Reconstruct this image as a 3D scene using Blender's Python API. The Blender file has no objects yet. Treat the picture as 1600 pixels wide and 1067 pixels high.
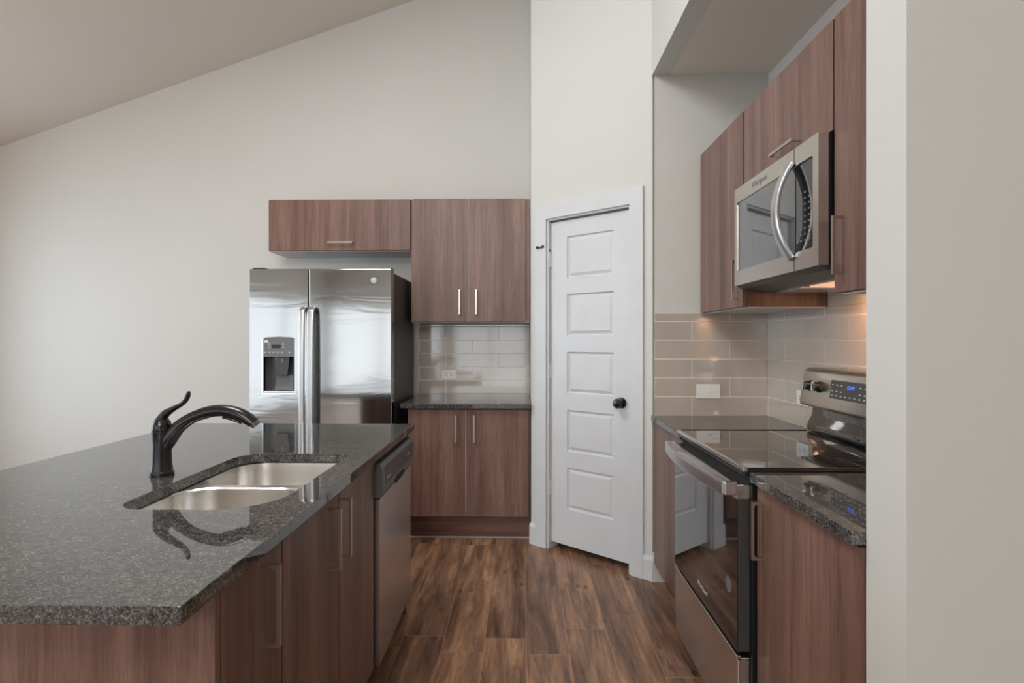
import bpy, bmesh, math, random
from mathutils import Vector, Matrix
random.seed(7)
C = bpy.context.scene.collection
S = bpy.context.scene
PI = math.pi

# ------------------------------------------------------------ camera
H = 1.33; F = 860.0; TH = math.atan(15 / F)
cd = bpy.data.cameras.new('camera'); cam = bpy.data.objects.new('camera', cd); C.objects.link(cam)
cam.location = (0, 0, H); cam.rotation_euler = (PI / 2, 0, TH)
cd.sensor_width = 36; cd.sensor_fit = 'HORIZONTAL'; cd.lens = 36 * F / 1600
cd.shift_y = -2.5 / 1600; cd.clip_start = 0.02
S.camera = cam

# ------------------------------------------------------------ world, daylight, exposure
w = bpy.data.worlds.new('world'); S.world = w; w.use_nodes = True
w.node_tree.nodes['Background'].inputs[0].default_value = (0.88, 0.94, 1.0, 1)
w.node_tree.nodes['Background'].inputs[1].default_value = 0.85
S.view_settings.view_transform = 'Standard'; S.view_settings.look = 'None'
S.view_settings.gamma = 1; S.view_settings.use_curve_mapping = False
S.view_settings.exposure = 0.24

def area(name, loc, rot, sx, sy, power, col):
    l = bpy.data.lights.new(name, 'AREA'); l.shape = 'RECTANGLE'; l.size = sx; l.size_y = sy
    l.energy = power; l.color = col
    o = bpy.data.objects.new(name, l); C.objects.link(o); o.location = loc; o.rotation_euler = rot
    return o
# daylight just outside each window of the room, and fill at an added clerestory
area('daylight_rear', (-3.1, -5.25, 1.2), (PI / 2, 0, 0), 2.6, 2.1, 17, (0.93, 0.97, 1.0))
area('daylight_patio', (-0.75, -5.25, 1.05), (PI / 2, 0, 0), 2.0, 2.1, 13.5, (0.93, 0.97, 1.0))
area('fill_clerestory', (-.95, -5.25, 3.45), (PI / 2, 0, 0), 3.0, 1.0, 175, (1.0, 0.975, 0.93))
area('daylight_left', (-4.55, -3.1, 1.2), (PI / 2, 0, -PI / 2), 3.9, 2.1, 27, (0.84, 0.93, 1.0))
area('daylight_dining', (-4.55, 2.32, 1.37), (PI / 2, 0, -PI / 2), 2.8, 1.85, 54, (0.70, 0.87, 1.0))

# ------------------------------------------------------------ materials
def newmat(name):
    m = bpy.data.materials.new(name); m.use_nodes = True
    nt = m.node_tree; b = nt.nodes['Principled BSDF']
    return m, nt, b
def N(nt, t, **k):
    n = nt.nodes.new(t)
    for a, v in k.items(): setattr(n, a, v)
    return n
def srgb(r, g, b):
    f = lambda c: (c / 255 / 12.92) if c <= 10 else ((c / 255 + .055) / 1.055) ** 2.4
    return (f(r), f(g), f(b), 1)
def coords(nt, scale=(1, 1, 1), rot=(0, 0, 0), loc=(0, 0, 0), geo=True):
    tc = N(nt, 'ShaderNodeNewGeometry') if geo else N(nt, 'ShaderNodeTexCoord')
    mp = N(nt, 'ShaderNodeMapping'); mp.inputs['Scale'].default_value = scale
    mp.inputs['Rotation'].default_value = rot; mp.inputs['Location'].default_value = loc
    nt.links.new(tc.outputs['Position' if geo else 'Object'], mp.inputs[0]); return mp.outputs[0]
def noise(nt, vec, scale, detail=3, rough=.5, dist=0):
    n = N(nt, 'ShaderNodeTexNoise'); n.inputs['Scale'].default_value = scale
    n.inputs['Detail'].default_value = detail; n.inputs['Roughness'].default_value = rough
    n.inputs['Distortion'].default_value = dist
    nt.links.new(vec, n.inputs['Vector']); return n.outputs['Fac']
def ramp(nt, fac, stops):
    r = N(nt, 'ShaderNodeValToRGB'); e = r.color_ramp.elements
    while len(e) < len(stops): e.new(.5)
    for i, (p, c) in enumerate(stops): e[i].position = p; e[i].color = c if len(c) == 4 else (*c, 1)
    nt.links.new(fac, r.inputs[0]); return r.outputs[0]
def mix(nt, fac, a, b, mode='MIX'):
    m = N(nt, 'ShaderNodeMix', data_type='RGBA', blend_type=mode)
    for v, i in ((fac, 0), (a, 6), (b, 7)):
        if hasattr(v, 'links') or isinstance(v, bpy.types.NodeSocket): nt.links.new(v, m.inputs[i])
        else: m.inputs[i].default_value = v
    return m.outputs[2]
def bump(nt, b, h, strength, dist=.01):
    n = N(nt, 'ShaderNodeBump'); n.inputs['Strength'].default_value = strength; n.inputs['Distance'].default_value = dist
    nt.links.new(h, n.inputs['Height']); nt.links.new(n.outputs[0], b.inputs['Normal'])
def mth(nt, op, a, b=None):
    n = N(nt, 'ShaderNodeMath', operation=op)
    for i, v in enumerate((a, b)):
        if v is None: continue
        if isinstance(v, (int, float)): n.inputs[i].default_value = v
        else: nt.links.new(v, n.inputs[i])
    return n.outputs[0]

def plain(name, col, rough=.5, metal=0, coat=0, var=.04, spec=.5, emit=None, es=1):
    m, nt, b = newmat(name)
    v = coords(nt); f = noise(nt, v, 6, 3)
    c2 = tuple(min(1, c * (1 - var)) for c in col[:3]) + (1,)
    nt.links.new(ramp(nt, f, [(.35, c2), (.65, col)]), b.inputs['Base Color'])
    b.inputs['Roughness'].default_value = rough; b.inputs['Metallic'].default_value = metal
    b.inputs['Coat Weight'].default_value = coat; b.inputs['Specular IOR Level'].default_value = spec
    if emit: b.inputs['Emission Color'].default_value = emit; b.inputs['Emission Strength'].default_value = es
    return m
def paint(name, col, bs=.06):
    m, nt, b = newmat(name); v = coords(nt)
    f = noise(nt, v, 1.2, 3); c2 = tuple(c * .975 for c in col[:3]) + (1,)
    nt.links.new(ramp(nt, f, [(.3, c2), (.7, col)]), b.inputs['Base Color'])
    b.inputs['Roughness'].default_value = .6; b.inputs['Specular IOR Level'].default_value = .35
    bump(nt, b, noise(nt, v, 140, 2), bs, .002); return m
def wood(name, dark, mid, light, axis='Z', rough=.38):
    m, nt, b = newmat(name)
    s1 = (1, 1, .045) if axis == 'Z' else (.045, .045, 1)
    v = coords(nt, s1)
    big = noise(nt, v, 9, 4, .6, .6); fine = noise(nt, v, 75, 5, .7); pores = noise(nt, v, 260, 2, .6)
    base = ramp(nt, big, [(.3, dark), (.5, mid), (.7, light)])
    st = ramp(nt, fine, [(.35, (.62, .62, .62)), (.6, (1, 1, 1)), (.8, (1.12, 1.1, 1.08))])
    c = mix(nt, .8, base, st, 'MULTIPLY')
    pr = ramp(nt, pores, [(.36, (.55, .5, .5)), (.45, (1, 1, 1))])
    c = mix(nt, .45, c, pr, 'MULTIPLY')
    nt.links.new(c, b.inputs['Base Color']); b.inputs['Roughness'].default_value = rough
    bump(nt, b, fine, .08, .002); return m
def steel(name, col=(.60, .59, .575, 1), rough=.27, sv=(1, 1, 12), ripple=0, aniso=0):
    m, nt, b = newmat(name)
    v = coords(nt, sv); f = noise(nt, v, 30, 4, .6)
    b.inputs['Base Color'].default_value = col; b.inputs['Metallic'].default_value = 1
    r = mth(nt, 'ADD', mth(nt, 'MULTIPLY', f, .02), rough - .01)
    nt.links.new(r, b.inputs['Roughness']); b.inputs['Anisotropic'].default_value = aniso
    if ripple:
        v2 = coords(nt, (.9, .9, 5.5)); bump(nt, b, noise(nt, v2, 2.6, 2, .5, .7), ripple, .02)
    return m
def granite():
    m, nt, b = newmat('granite_dark_speckled'); v = coords(nt)
    vo = N(nt, 'ShaderNodeTexVoronoi'); vo.inputs['Scale'].default_value = 360; nt.links.new(v, vo.inputs['Vector'])
    sx = N(nt, 'ShaderNodeSeparateColor'); nt.links.new(vo.outputs['Color'], sx.inputs[0])
    n2 = noise(nt, v, 60, 4, .65, .5)
    f = mth(nt, 'ADD', mth(nt, 'MULTIPLY', sx.outputs[0], .45), mth(nt, 'MULTIPLY', n2, .6))
    c = ramp(nt, f, [(.30, (.012, .012, .013)), (.46, (.048, .048, .048)), (.62, (.092, .091, .088)), (.80, (.19, .19, .19))])
    n3 = noise(nt, coords(nt, (1, 1.8, 1)), 6, 3, .6)
    c = mix(nt, .4, c, ramp(nt, n3, [(.35, (.8, .81, .84)), (.65, (1.2, 1.12, 1.02))]), 'MULTIPLY')
    nt.links.new(c, b.inputs['Base Color']); b.inputs['Roughness'].default_value = .025
    b.inputs['IOR'].default_value = 1.85
    return m
def tile(name, axis, width, height, off, zoff, flip=0):
    # axis: which horizontal coordinate runs along the wall
    m, nt, b = newmat(name)
    g = N(nt, 'ShaderNodeNewGeometry'); sp = N(nt, 'ShaderNodeSeparateXYZ'); nt.links.new(g.outputs['Position'], sp.inputs[0])
    cb = N(nt, 'ShaderNodeCombineXYZ')
    u = mth(nt, 'ADD', sp.outputs['X' if axis == 'x' else 'Y'], -off); z = mth(nt, 'ADD', sp.outputs['Z'], -zoff)
    nt.links.new(u, cb.inputs[0]); nt.links.new(z, cb.inputs[1])
    br = N(nt, 'ShaderNodeTexBrick'); br.offset = .5; br.offset_frequency = 2; br.squash = 1
    nt.links.new(cb.outputs[0], br.inputs['Vector'])
    br.inputs['Scale'].default_value = 1; br.inputs['Brick Width'].default_value = width; br.inputs['Row Height'].default_value = height
    br.inputs['Mortar Size'].default_value = .0022; br.inputs['Mortar Smooth'].default_value = .15; br.inputs['Bias'].default_value = 0
    br.inputs['Color1'].default_value = srgb(186, 176, 165); br.inputs['Color2'].default_value = srgb(182, 173, 163)
    br.inputs['Mortar'].default_value = srgb(220, 214, 204)
    nt.links.new(br.outputs['Color'], b.inputs['Base Color'])
    nt.links.new(mth(nt, 'ADD', mth(nt, 'MULTIPLY', br.outputs['Fac'], .5), .07), b.inputs['Roughness'])
    b.inputs['IOR'].default_value = 2.2
    h = mth(nt, 'SUBTRACT', mth(nt, 'MULTIPLY', noise(nt, g.outputs['Position'], 7, 2), .25), mth(nt, 'MULTIPLY', br.outputs['Fac'], .25))
    bump(nt, b, h, .25, .006); return m
def floor_mat():
    m, nt, b = newmat('vinyl_plank_floor')
    g = N(nt, 'ShaderNodeNewGeometry'); sp = N(nt, 'ShaderNodeSeparateXYZ'); nt.links.new(g.outputs['Position'], sp.inputs[0])
    PW, PL = .183, 1.22
    xs = mth(nt, 'DIVIDE', mth(nt, 'ADD', sp.outputs['X'], -.02 + PW * 60), PW)
    col = mth(nt, 'FLOOR', xs); fx = mth(nt, 'FRACT', xs)
    wn = N(nt, 'ShaderNodeTexWhiteNoise', noise_dimensions='1D'); nt.links.new(col, wn.inputs['W'])
    ys = mth(nt, 'ADD', mth(nt, 'DIVIDE', mth(nt, 'ADD', sp.outputs['Y'], 12), PL), mth(nt, 'MULTIPLY', wn.outputs['Value'], 3.7))
    row = mth(nt, 'FLOOR', ys); fy = mth(nt, 'FRACT', ys)
    idv = mth(nt, 'ADD', mth(nt, 'MULTIPLY', col, 7.13), mth(nt, 'MULTIPLY', row, 3.77))
    w2 = N(nt, 'ShaderNodeTexWhiteNoise', noise_dimensions='1D'); nt.links.new(idv, w2.inputs['W'])
    off = N(nt, 'ShaderNodeCombineXYZ'); nt.links.new(mth(nt, 'MULTIPLY', w2.outputs['Value'], 30), off.inputs[0]); nt.links.new(idv, off.inputs[1])
    va = N(nt, 'ShaderNodeVectorMath', operation='ADD'); nt.links.new(g.outputs['Position'], va.inputs[0]); nt.links.new(off.outputs[0], va.inputs[1])
    mp = N(nt, 'ShaderNodeMapping'); mp.inputs['Scale'].default_value = (1, .13, 1); nt.links.new(va.outputs[0], mp.inputs[0]); v = mp.outputs[0]
    big = noise(nt, v, 9, 5, .6, 1.2); fine = noise(nt, v, 85, 4, .7); 
    c = ramp(nt, big, [(.28, srgb(86, 63, 52)), (.45, srgb(134, 102, 81)), (.58, srgb(164, 128, 101)), (.75, srgb(190, 156, 128))])
    c = mix(nt, .7, c, ramp(nt, fine, [(.3, (.62, .6, .6)), (.6, (1, 1, 1)), (.8, (1.1, 1.08, 1.05))]), 'MULTIPLY')
    c = mix(nt, .75, c, ramp(nt, w2.outputs['Value'], [(0, (.68, .66, .68)), (.5, (.95, .9, .88)), (1, (1.15, 1.08, 1.0))]), 'MULTIPLY')
    bl = noise(nt, v, 22, 4, .65, .3)
    c = mix(nt, .8, c, ramp(nt, bl, [(.34, (.50, .48, .50)), (.5, (.98, .96, .95)), (.68, (1.28, 1.2, 1.08))]), 'MULTIPLY')
    # knots
    mk = N(nt, 'ShaderNodeMapping'); mk.inputs['Scale'].default_value = (1, .55, 1); nt.links.new(va.outputs[0], mk.inputs[0])
    vo = N(nt, 'ShaderNodeTexVoronoi'); vo.inputs['Scale'].default_value = 8.5; nt.links.new(mk.outputs[0], vo.inputs['Vector'])
    c = mix(nt, 1, c, ramp(nt, vo.outputs['Distance'], [(.03, (.3, .25, .22)), (.09, (.75, .7, .68)), (.16, (1, 1, 1))]), 'MULTIPLY')
    # seams, the glint of their bevels painted in as a lighter colour
    ex = mth(nt, 'MULTIPLY', mth(nt, 'SUBTRACT', .5, mth(nt, 'ABSOLUTE', mth(nt, 'SUBTRACT', fx, .5))), PW)
    ey = mth(nt, 'MULTIPLY', mth(nt, 'SUBTRACT', .5, mth(nt, 'ABSOLUTE', mth(nt, 'SUBTRACT', fy, .5))), PL)
    e = mth(nt, 'MINIMUM', ex, ey); s = mth(nt, 'LESS_THAN', e, .0016)
    c = mix(nt, mth(nt, 'MULTIPLY', s, .55), c, srgb(176, 142, 116))
    nt.links.new(c, b.inputs['Base Color'])
    nt.links.new(mth(nt, 'ADD', mth(nt, 'MULTIPLY', fine, .2), .24), b.inputs['Roughness'])
    bump(nt, b, mth(nt, 'SUBTRACT', mth(nt, 'MULTIPLY', fine, .4), s), .18, .003)
    return m
def glass_pane(name='window_glass'):
    m, nt, b = newmat(name); out = nt.nodes['Material Output']
    t = N(nt, 'ShaderNodeBsdfTransparent'); gl = N(nt, 'ShaderNodeBsdfGlossy'); gl.inputs['Roughness'].default_value = .02
    mx = N(nt, 'ShaderNodeMixShader'); mx.inputs[0].default_value = .07
    nt.links.new(t.outputs[0], mx.inputs[1]); nt.links.new(gl.outputs[0], mx.inputs[2]); nt.links.new(mx.outputs[0], out.inputs[0]); return m

M = {}
M['wall'] = paint('wall_paint_greige', (.605, .60, .57, 1))
M['ceil'] = paint('ceiling_paint', (.72, .665, .60, 1))
M['white'] = plain('white_trim_paint', (.62, .635, .65, 1), .35)
M['wood'] = wood('walnut_laminate', srgb(97, 71, 61), srgb(125, 94, 82), srgb(146, 114, 101))
M['woodh'] = wood('walnut_laminate_horizontal', srgb(90, 62, 54), srgb(116, 83, 73), srgb(136, 101, 90), axis='X')
M['melamine'] = plain('pale_melamine', (.62, .62, .60, 1), .5)
M['satin'] = plain('satin_handle_steel', (.62, .63, .64, 1), .34, metal=1, var=.01)
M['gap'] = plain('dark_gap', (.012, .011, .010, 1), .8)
M['steel'] = steel('brushed_steel', (.70, .695, .685, 1))
M['steelf'] = steel('brushed_steel_fridge', (.46, .457, .45, 1), .10, ripple=.03, aniso=0)
M['steels'] = steel('satin_sink_steel', (.80, .775, .74, 1), .27, (60, 60, 1), aniso=0)
M['steelw'] = steel('warm_brushed_steel', (.62, .58, .53, 1), .30)
M['chrome'] = steel('polished_steel', (.75, .75, .75, 1), .12, aniso=0)
M['darksteel'] = plain('dark_grey_enamel', (.045, .043, .042, 1), .4)
M['bronze'] = steel('brushed_bronze', (.52, .46, .39, 1), .34, (1, 1, 40))
M['blackmetal'] = plain('oil_rubbed_bronze', (.018, .015, .016, 1), .22, metal=.35, spec=.8)
M['blackglass'] = plain('black_glass', (.010, .010, .011, 1), .03, coat=.6, var=0, spec=.7)
M['black'] = plain('black_plastic', (.012, .012, .013, 1), .3)
M['grey'] = plain('grey_plastic', (.16, .165, .17, 1), .4)
M['greyd'] = plain('dark_grey_plastic', (.055, .057, .062, 1), .35)
M['greyl'] = plain('light_grey_marking', (.5, .5, .5, 1), .5)
M['whitep'] = plain('white_plastic', (.80, .80, .80, 1), .3)
M['granite'] = granite()
M['floor'] = floor_mat()
M['glass'] = glass_pane()
M['mwglass'] = plain('smoked_door_glass', (.035, .034, .033, 1), .04, coat=1, var=0, spec=1.0)
M['blue'] = plain('blue_display_digits', (.02, .1, .8, 1), .4, emit=(.03, .16, 1, 1), es=1.6)
M['lens'] = plain('warm_lamp_lens', (.8, .55, .4, 1), .4, emit=(1, .6, .38, 1), es=.55)
M['fill_glow'] = plain('fill_panel_glow', (.9, .8, .6, 1), .5, emit=(.95, .965, .97, 1), es=12.5)  # glow of the added fill panels
M['fill_pend'] = plain('added_pendant_glow', (.9, .6, .4, 1), .4, emit=(1, .55, .30, 1), es=75)  # glow of the added pendant
M['caulk'] = plain('white_caulk', (.62, .60, .57, 1), .5)
M['tile_back'] = tile('glossy_greige_tile_back', 'x', .4103, .1035, -.384, .914 + .1035 * .0)
M['tile_stub'] = tile('glossy_greige_tile_stub', 'x', .4103, .1035, 1.1415, .914)
M['tile_right'] = tile('glossy_greige_tile_right', 'y', .374, .1035, 2.472, .914)
M['ground'] = plain('outside_paving', (.35, .34, .32, 1), .9)

# ------------------------------------------------------------ mesh helpers
V = Vector
def BM(): return bmesh.new()
def merge(bm, t):
    me = bpy.data.meshes.new('t'); t.to_mesh(me); t.free(); bm.from_mesh(me); bpy.data.meshes.remove(me)
def box(bm, lo, hi, bev=0, seg=2):
    t = bmesh.new(); lo, hi = [min(a, b) for a, b in zip(lo, hi)], [max(a, b) for a, b in zip(lo, hi)]
    vs = [t.verts.new((x, y, z)) for x in (lo[0], hi[0]) for y in (lo[1], hi[1]) for z in (lo[2], hi[2])]
    for f in ((0, 1, 3, 2), (4, 6, 7, 5), (0, 4, 5, 1), (2, 3, 7, 6), (0, 2, 6, 4), (1, 5, 7, 3)): t.faces.new([vs[i] for i in f])
    if bev: bmesh.ops.bevel(t, geom=list(t.edges), offset=bev, segments=seg, profile=.5, affect='EDGES')
    merge(bm, t); return bm
def prism(bm, pts, o, au, av, aw, w, bev=0):
    """polygon pts (u,v) at origin o, extruded w along aw"""
    t = bmesh.new(); o, au, av, aw = V(o), V(au), V(av), V(aw)
    a = [t.verts.new(o + au * u + av * v) for u, v in pts]; b = [t.verts.new(o + au * u + av * v + aw * w) for u, v in pts]
    n = len(pts); t.faces.new(a); t.faces.new(list(reversed(b)))
    for i in range(n): t.faces.new((a[i], b[i], b[(i + 1) % n], a[(i + 1) % n]))
    bmesh.ops.recalc_face_normals(t, faces=t.faces)
    if bev: bmesh.ops.bevel(t, geom=list(t.edges), offset=bev, segments=2, profile=.5, affect='EDGES')
    merge(bm, t); return bm
def plate(bm, outer, holes, o, au, av, aw, w):
    """plate with holes, thickness w along aw"""
    t = bmesh.new(); o, au, av, aw = V(o), V(au), V(av), V(aw); loops = [outer] + holes
    for k in (0, 1):
        edges = []; 
        for L in loops:
            vs = [t.verts.new(o + au * u + av * v + aw * (w * k)) for u, v in L]
            edges += [t.edges.new((vs[i], vs[(i + 1) % len(vs)])) for i in range(len(vs))]
        bmesh.ops.triangle_fill(t, use_beauty=True, use_dissolve=False, edges=edges)
    for L in loops:
        vs = [t.verts.new(o + au * u + av * v + aw * (w * k)) for k in (0, 1) for u, v in L]; n = len(L)
        for i in range(n): t.faces.new((vs[i], vs[(i + 1) % n], vs[n + (i + 1) % n], vs[n + i]))
    bmesh.ops.remove_doubles(t, verts=t.verts, dist=1e-5)
    bmesh.ops.recalc_face_normals(t, faces=t.faces); merge(bm, t); return bm
def rrect(x0, y0, x1, y1, r, n=6):
    if not hasattr(r, '__len__'): r = (r,) * 4
    pts = []
    for (cx, cy, a0, rr) in ((x0, y0, PI, r[0]), (x1, y0, 1.5 * PI, r[1]), (x1, y1, 0, r[2]), (x0, y1, .5 * PI, r[3])):
        sx = cx + rr if cx == x0 else cx - rr; sy = cy + rr if cy == y0 else cy - rr
        for i in range(n + 1): a = a0 + .5 * PI * i / n; pts.append((sx + rr * math.cos(a), sy + rr * math.sin(a)))
    return pts
def loft(bm, rings, cap0=False, cap1=False, closed=True):
    t = bmesh.new(); R = [[t.verts.new(p) for p in r] for r in rings]; n = len(R[0])
    for a, b in zip(R, R[1:]):
        for i in range(n if closed else n - 1): t.faces.new((a[i], a[(i + 1) % n], b[(i + 1) % n], b[i]))
    if cap0: t.faces.new(list(reversed(R[0])))
    if cap1: t.faces.new(R[-1])
    bmesh.ops.recalc_face_normals(t, faces=t.faces); merge(bm, t); return bm
def lathe(bm, prof, o, ax, n=28):
    """prof list of (r, h) along ax"""
    o, ax = V(o), V(ax).normalized(); u = ax.orthogonal().normalized(); v = ax.cross(u)
    rings = [[o + ax * h + (u * math.cos(2 * PI * i / n) + v * math.sin(2 * PI * i / n)) * max(r, 1e-5) for i in range(n)] for r, h in prof]
    return loft(bm, rings, True, True)
def spline(P, k=6):
    out = []; n = len(P); P = [tuple(p) for p in P]
    for i in range(n - 1):
        p0, p1, p2, p3 = P[max(i - 1, 0)], P[i], P[i + 1], P[min(i + 2, n - 1)]
        for j in range(k):
            t = j / k
            out.append(tuple(.5 * (2 * b + (c - a) * t + (2 * a - 5 * b + 4 * c - d) * t * t + (3 * b - a - 3 * c + d) * t ** 3) for a, b, c, d in zip(p0, p1, p2, p3)))
    out.append(P[-1]); return out
def tube(bm, pts, side=(0, 1, 0), n=16, smooth=6, square=0):
    """pts: (x,y,z,ra,rb): ra in the plane of the bend, rb along side"""
    Q = spline(pts, smooth) if smooth else pts; side = V(side).normalized(); rings = []
    for i, q in enumerate(Q):
        p = V(q[:3]); a = V(Q[max(i - 1, 0)][:3]); b = V(Q[min(i + 1, len(Q) - 1)][:3]); t = (b - a).normalized()
        nn = side.cross(t).normalized(); s2 = t.cross(nn).normalized(); ring = []
        for k in range(n):
            c, s = math.cos(2 * PI * k / n), math.sin(2 * PI * k / n)
            if square: e = 1 - square; c = math.copysign(abs(c) ** e, c); s = math.copysign(abs(s) ** e, s)
            ring.append(p + nn * (c * q[3]) + s2 * (s * q[4]))
        rings.append(ring)
    return loft(bm, rings, True, True)

# ------------------------------------------------------------ object helpers
ROOT = {}
def obj(name, bm, mat, parent=None, smooth=False, label=None):
    me = bpy.data.meshes.new(name)
    if parent is not None and parent.name in ROOT:
        bm.transform(ROOT[parent.name].inverted())
    bm.to_mesh(me); bm.free()
    o = bpy.data.objects.new(name, me); C.objects.link(o); me.materials.append(M[mat] if isinstance(mat, str) else mat)
    if parent is not None:
        o.parent = parent
        if parent.name in ROOT: ROOT[o.name] = ROOT[parent.name]
    if smooth:
        for p in me.polygons: p.use_smooth = True
        try: me.set_sharp_from_angle(angle=math.radians(35))
        except Exception: pass
    if label: o['label'] = label
    return o
def thing(name, label, cat, loc, rotz=0, group=None, kind=None):
    o = bpy.data.objects.new(name, None); C.objects.link(o); o.empty_display_size = .1
    o.location = loc; o.rotation_euler = (0, 0, rotz)
    ROOT[o.name] = Matrix.Translation(V(loc)) @ Matrix.Rotation(rotz, 4, 'Z')
    if label: o['label'] = label
    if cat: o['category'] = cat
    if group: o['group'] = group
    if kind: o['kind'] = kind
    return o
def tag(o, label, cat, group=None):
    o['label'] = label; o['category'] = cat
    if group: o['group'] = group
    return o
def struct(name, bm, mat, label=None):
    o = obj(name, bm, mat); o['kind'] = 'structure'
    if label: o['label'] = label
    return o
def bx(lo, hi, bev=0): return box(BM(), lo, hi, bev)
def text(name, s, size, o, right, up, mat, parent, depth=.0006, italic=0):
    cu = bpy.data.curves.new(name, 'FONT'); cu.body = s; cu.size = size; cu.extrude = depth; cu.align_x = 'CENTER'; cu.align_y = 'CENTER'; cu.shear = italic
    to = bpy.data.objects.new('tmp', cu); C.objects.link(to); bpy.context.view_layer.update()
    me = bpy.data.meshes.new_from_object(to.evaluated_get(bpy.context.evaluated_depsgraph_get()))
    bpy.data.objects.remove(to); bm = bmesh.new(); bm.from_mesh(me); bpy.data.meshes.remove(me)
    r, u = V(right).normalized(), V(up).normalized(); nrm = r.cross(u)
    mt = Matrix(((r.x, u.x, nrm.x, o[0]), (r.y, u.y, nrm.y, o[1]), (r.z, u.z, nrm.z, o[2]), (0, 0, 0, 1)))
    bm.transform(mt); return obj(name, bm, mat, parent)

def pull(p, nrm, ax, L=.178, D=.034, w=.011, t=.007, r=.011):
    """flat bar pull; p = centre of the foot line on the door face"""
    n, a = V(nrm), V(ax); s = n.cross(a); o = V(p) - a * (L / 2) - s * (w / 2); pts = [(0, 0), (D, 0), (D, L), (0, L), (0, L - t)]
    for i in range(6): an = PI / 2 - PI / 2 * i / 5; pts.append((D - t - r + r * math.cos(an), L - t - r + r * math.sin(an)))
    for i in range(6): an = -PI / 2 * i / 5; pts.append((D - t - r + r * math.cos(an), t + r + r * math.sin(an)))
    pts.append((0, t)); return prism(BM(), pts, o, n, a, s, w)

# ------------------------------------------------------------ the room
XL, XR, YB, YF, XV = -4.3, 3.2, 4.28, -5.0, .72     # left wall, far right, back, rear, header plane
ZL = 2.79                                           # low ceiling
vz = lambda x: 2.85 + .342 * (x + 4.14)
struct('floor', bx((XL - .1, YF - .1, -.08), (XR + .1, YB + .1, 0)), 'floor')
b = prism(BM(), [(XL - .1, vz(XL - .1)), (XV, vz(XV)), (XV, vz(XV) + .1), (XL - .1, vz(XL - .1) + .1)], (0, YF - .1, 0), (1, 0, 0), (0, 0, 1), (0, 1, 0), YB - YF + .2)
struct('ceiling', b, 'ceil')
struct('ceiling', bx((XV + .1, YF - .1, ZL), (XR + .1, 3.15, ZL + .1)), 'ceil')
# back wall
b = prism(BM(), [(XL, 0), (1.455, 0), (1.455, 2.6), (.16, 2.6), (.16, vz(.16)), (XL, vz(XL))], (0, YB, 0), (1, 0, 0), (0, 0, 1), (0, 1, 0), .1)
struct('wall_back', b, 'wall')
struct('wall_pantry_side', prism(BM(), [(3.606, 0), (YB, 0), (YB, vz(.06)), (3.606, vz(.06))], (.062, 0, 0), (0, 1, 0), (0, 0, 1), (1, 0, 0), .02), 'wall')
# pantry diagonal wall: local frame s (along), d (towards the room)
P0 = V((.042, 3.621, 0)); P1 = V((.722, 3.053, 0)); SD = (P1 - P0).normalized(); ND = V((SD.y, -SD.x, 0)); LD = (P1 - P0).length
UP = V((0, 0, 1))
zs = lambda s: vz((P0 + SD * s).x)
b = plate(BM(), [(.026, 0), (.16, 0), (.16, 2.095), (.752, 2.095), (.752, 0), (LD, 0), (LD, zs(LD)), (.026, zs(.026))], [], P0, SD, UP, -ND, .1)
struct('wall_pantry', b, 'wall')
struct('wall_pantry_inner', bx((1.355, 3.151, 0), (1.455, YB - .001, 2.6)), 'wall')
struct('ceiling', bx((.17, 3.7, 2.5), (1.354, YB - .001, 2.6)), 'ceil')
struct('wall_stub', bx((.735, 3.05, 0), (1.455, 3.15, ZL)), 'wall')
struct('wall_right', bx((1.355, 1.205, 0), (1.455, 3.05, ZL)), 'wall')
struct('wall_partition', bx((.746, 1.08, 0), (XR, 1.205, ZL)), 'wall')
b = prism(BM(), [(YF, ZL), (3.052, ZL), (3.052, vz(XV)), (YF, vz(XV))], (XV, 0, 0), (0, 1, 0), (0, 0, 1), (1, 0, 0), .1)
struct('wall_header', b, 'wall')
struct('wall_far_right', bx((XR, YF, 0), (XR + .1, 1.205, ZL)), 'wall')
# rear wall with windows, left wall with windows
CW = [(-2.4, 2.95), (.5, 2.95), (.5, 4.15), (-2.4, 3.2)]  # unseen high window, added to let in more fill light
RW = [(-4.22, .12, -1.95, 2.10), (-1.70, .02, .15, 2.08)]
b = plate(BM(), [(XL, 0), (XR, 0), (XR, ZL), (XV, ZL), (XV, vz(XV)), (XL, vz(XL))], [[(x0, z0), (x1, z0), (x1, z1), (x0, z1)] for x0, z0, x1, z1 in RW] + [CW], (0, YF - .1, 0), (1, 0, 0), (0, 0, 1), (0, 1, 0), .1)
struct('wall_rear', b, 'wall')
LW = [(-4.85, .12, -1.2, 2.1), (.9, .45, 3.75, 2.3)]
b = plate(BM(), [(YF, 0), (YB, 0), (YB, vz(XL)), (YF, vz(XL))], [[(x0, z0), (x1, z0), (x1, z1), (x0, z1)] for x0, z0, x1, z1 in LW], (XL - .1, 0, 0), (0, 1, 0), (0, 0, 1), (1, 0, 0), .1)
struct('wall_left', b, 'wall')
def window(n, o, au, aw, x0, z0, x1, z1, mull):
    t = thing('window_%d' % n, None, None, V(o) + V(au) * (x0 + x1) / 2 + V((0, 0, z0)), kind='structure')
    f = .05; hs = []; k = mull + 1; wd = (x1 - x0 - f * (k + 1)) / k
    for i in range(k): a = x0 + f + i * (wd + f); hs.append([(a, z0 + f), (a + wd, z0 + f), (a + wd, z1 - f), (a, z1 - f)])
    fr = obj('window_frame', plate(BM(), [(x0, z0), (x1, z0), (x1, z1), (x0, z1)], hs, V(o) + V(aw) * .02, au, UP, aw, .06), 'white', t)
    for h in hs: obj('window_pane', prism(BM(), h, V(o) + V(aw) * .045, au, UP, aw, .006), 'glass', t)
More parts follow.
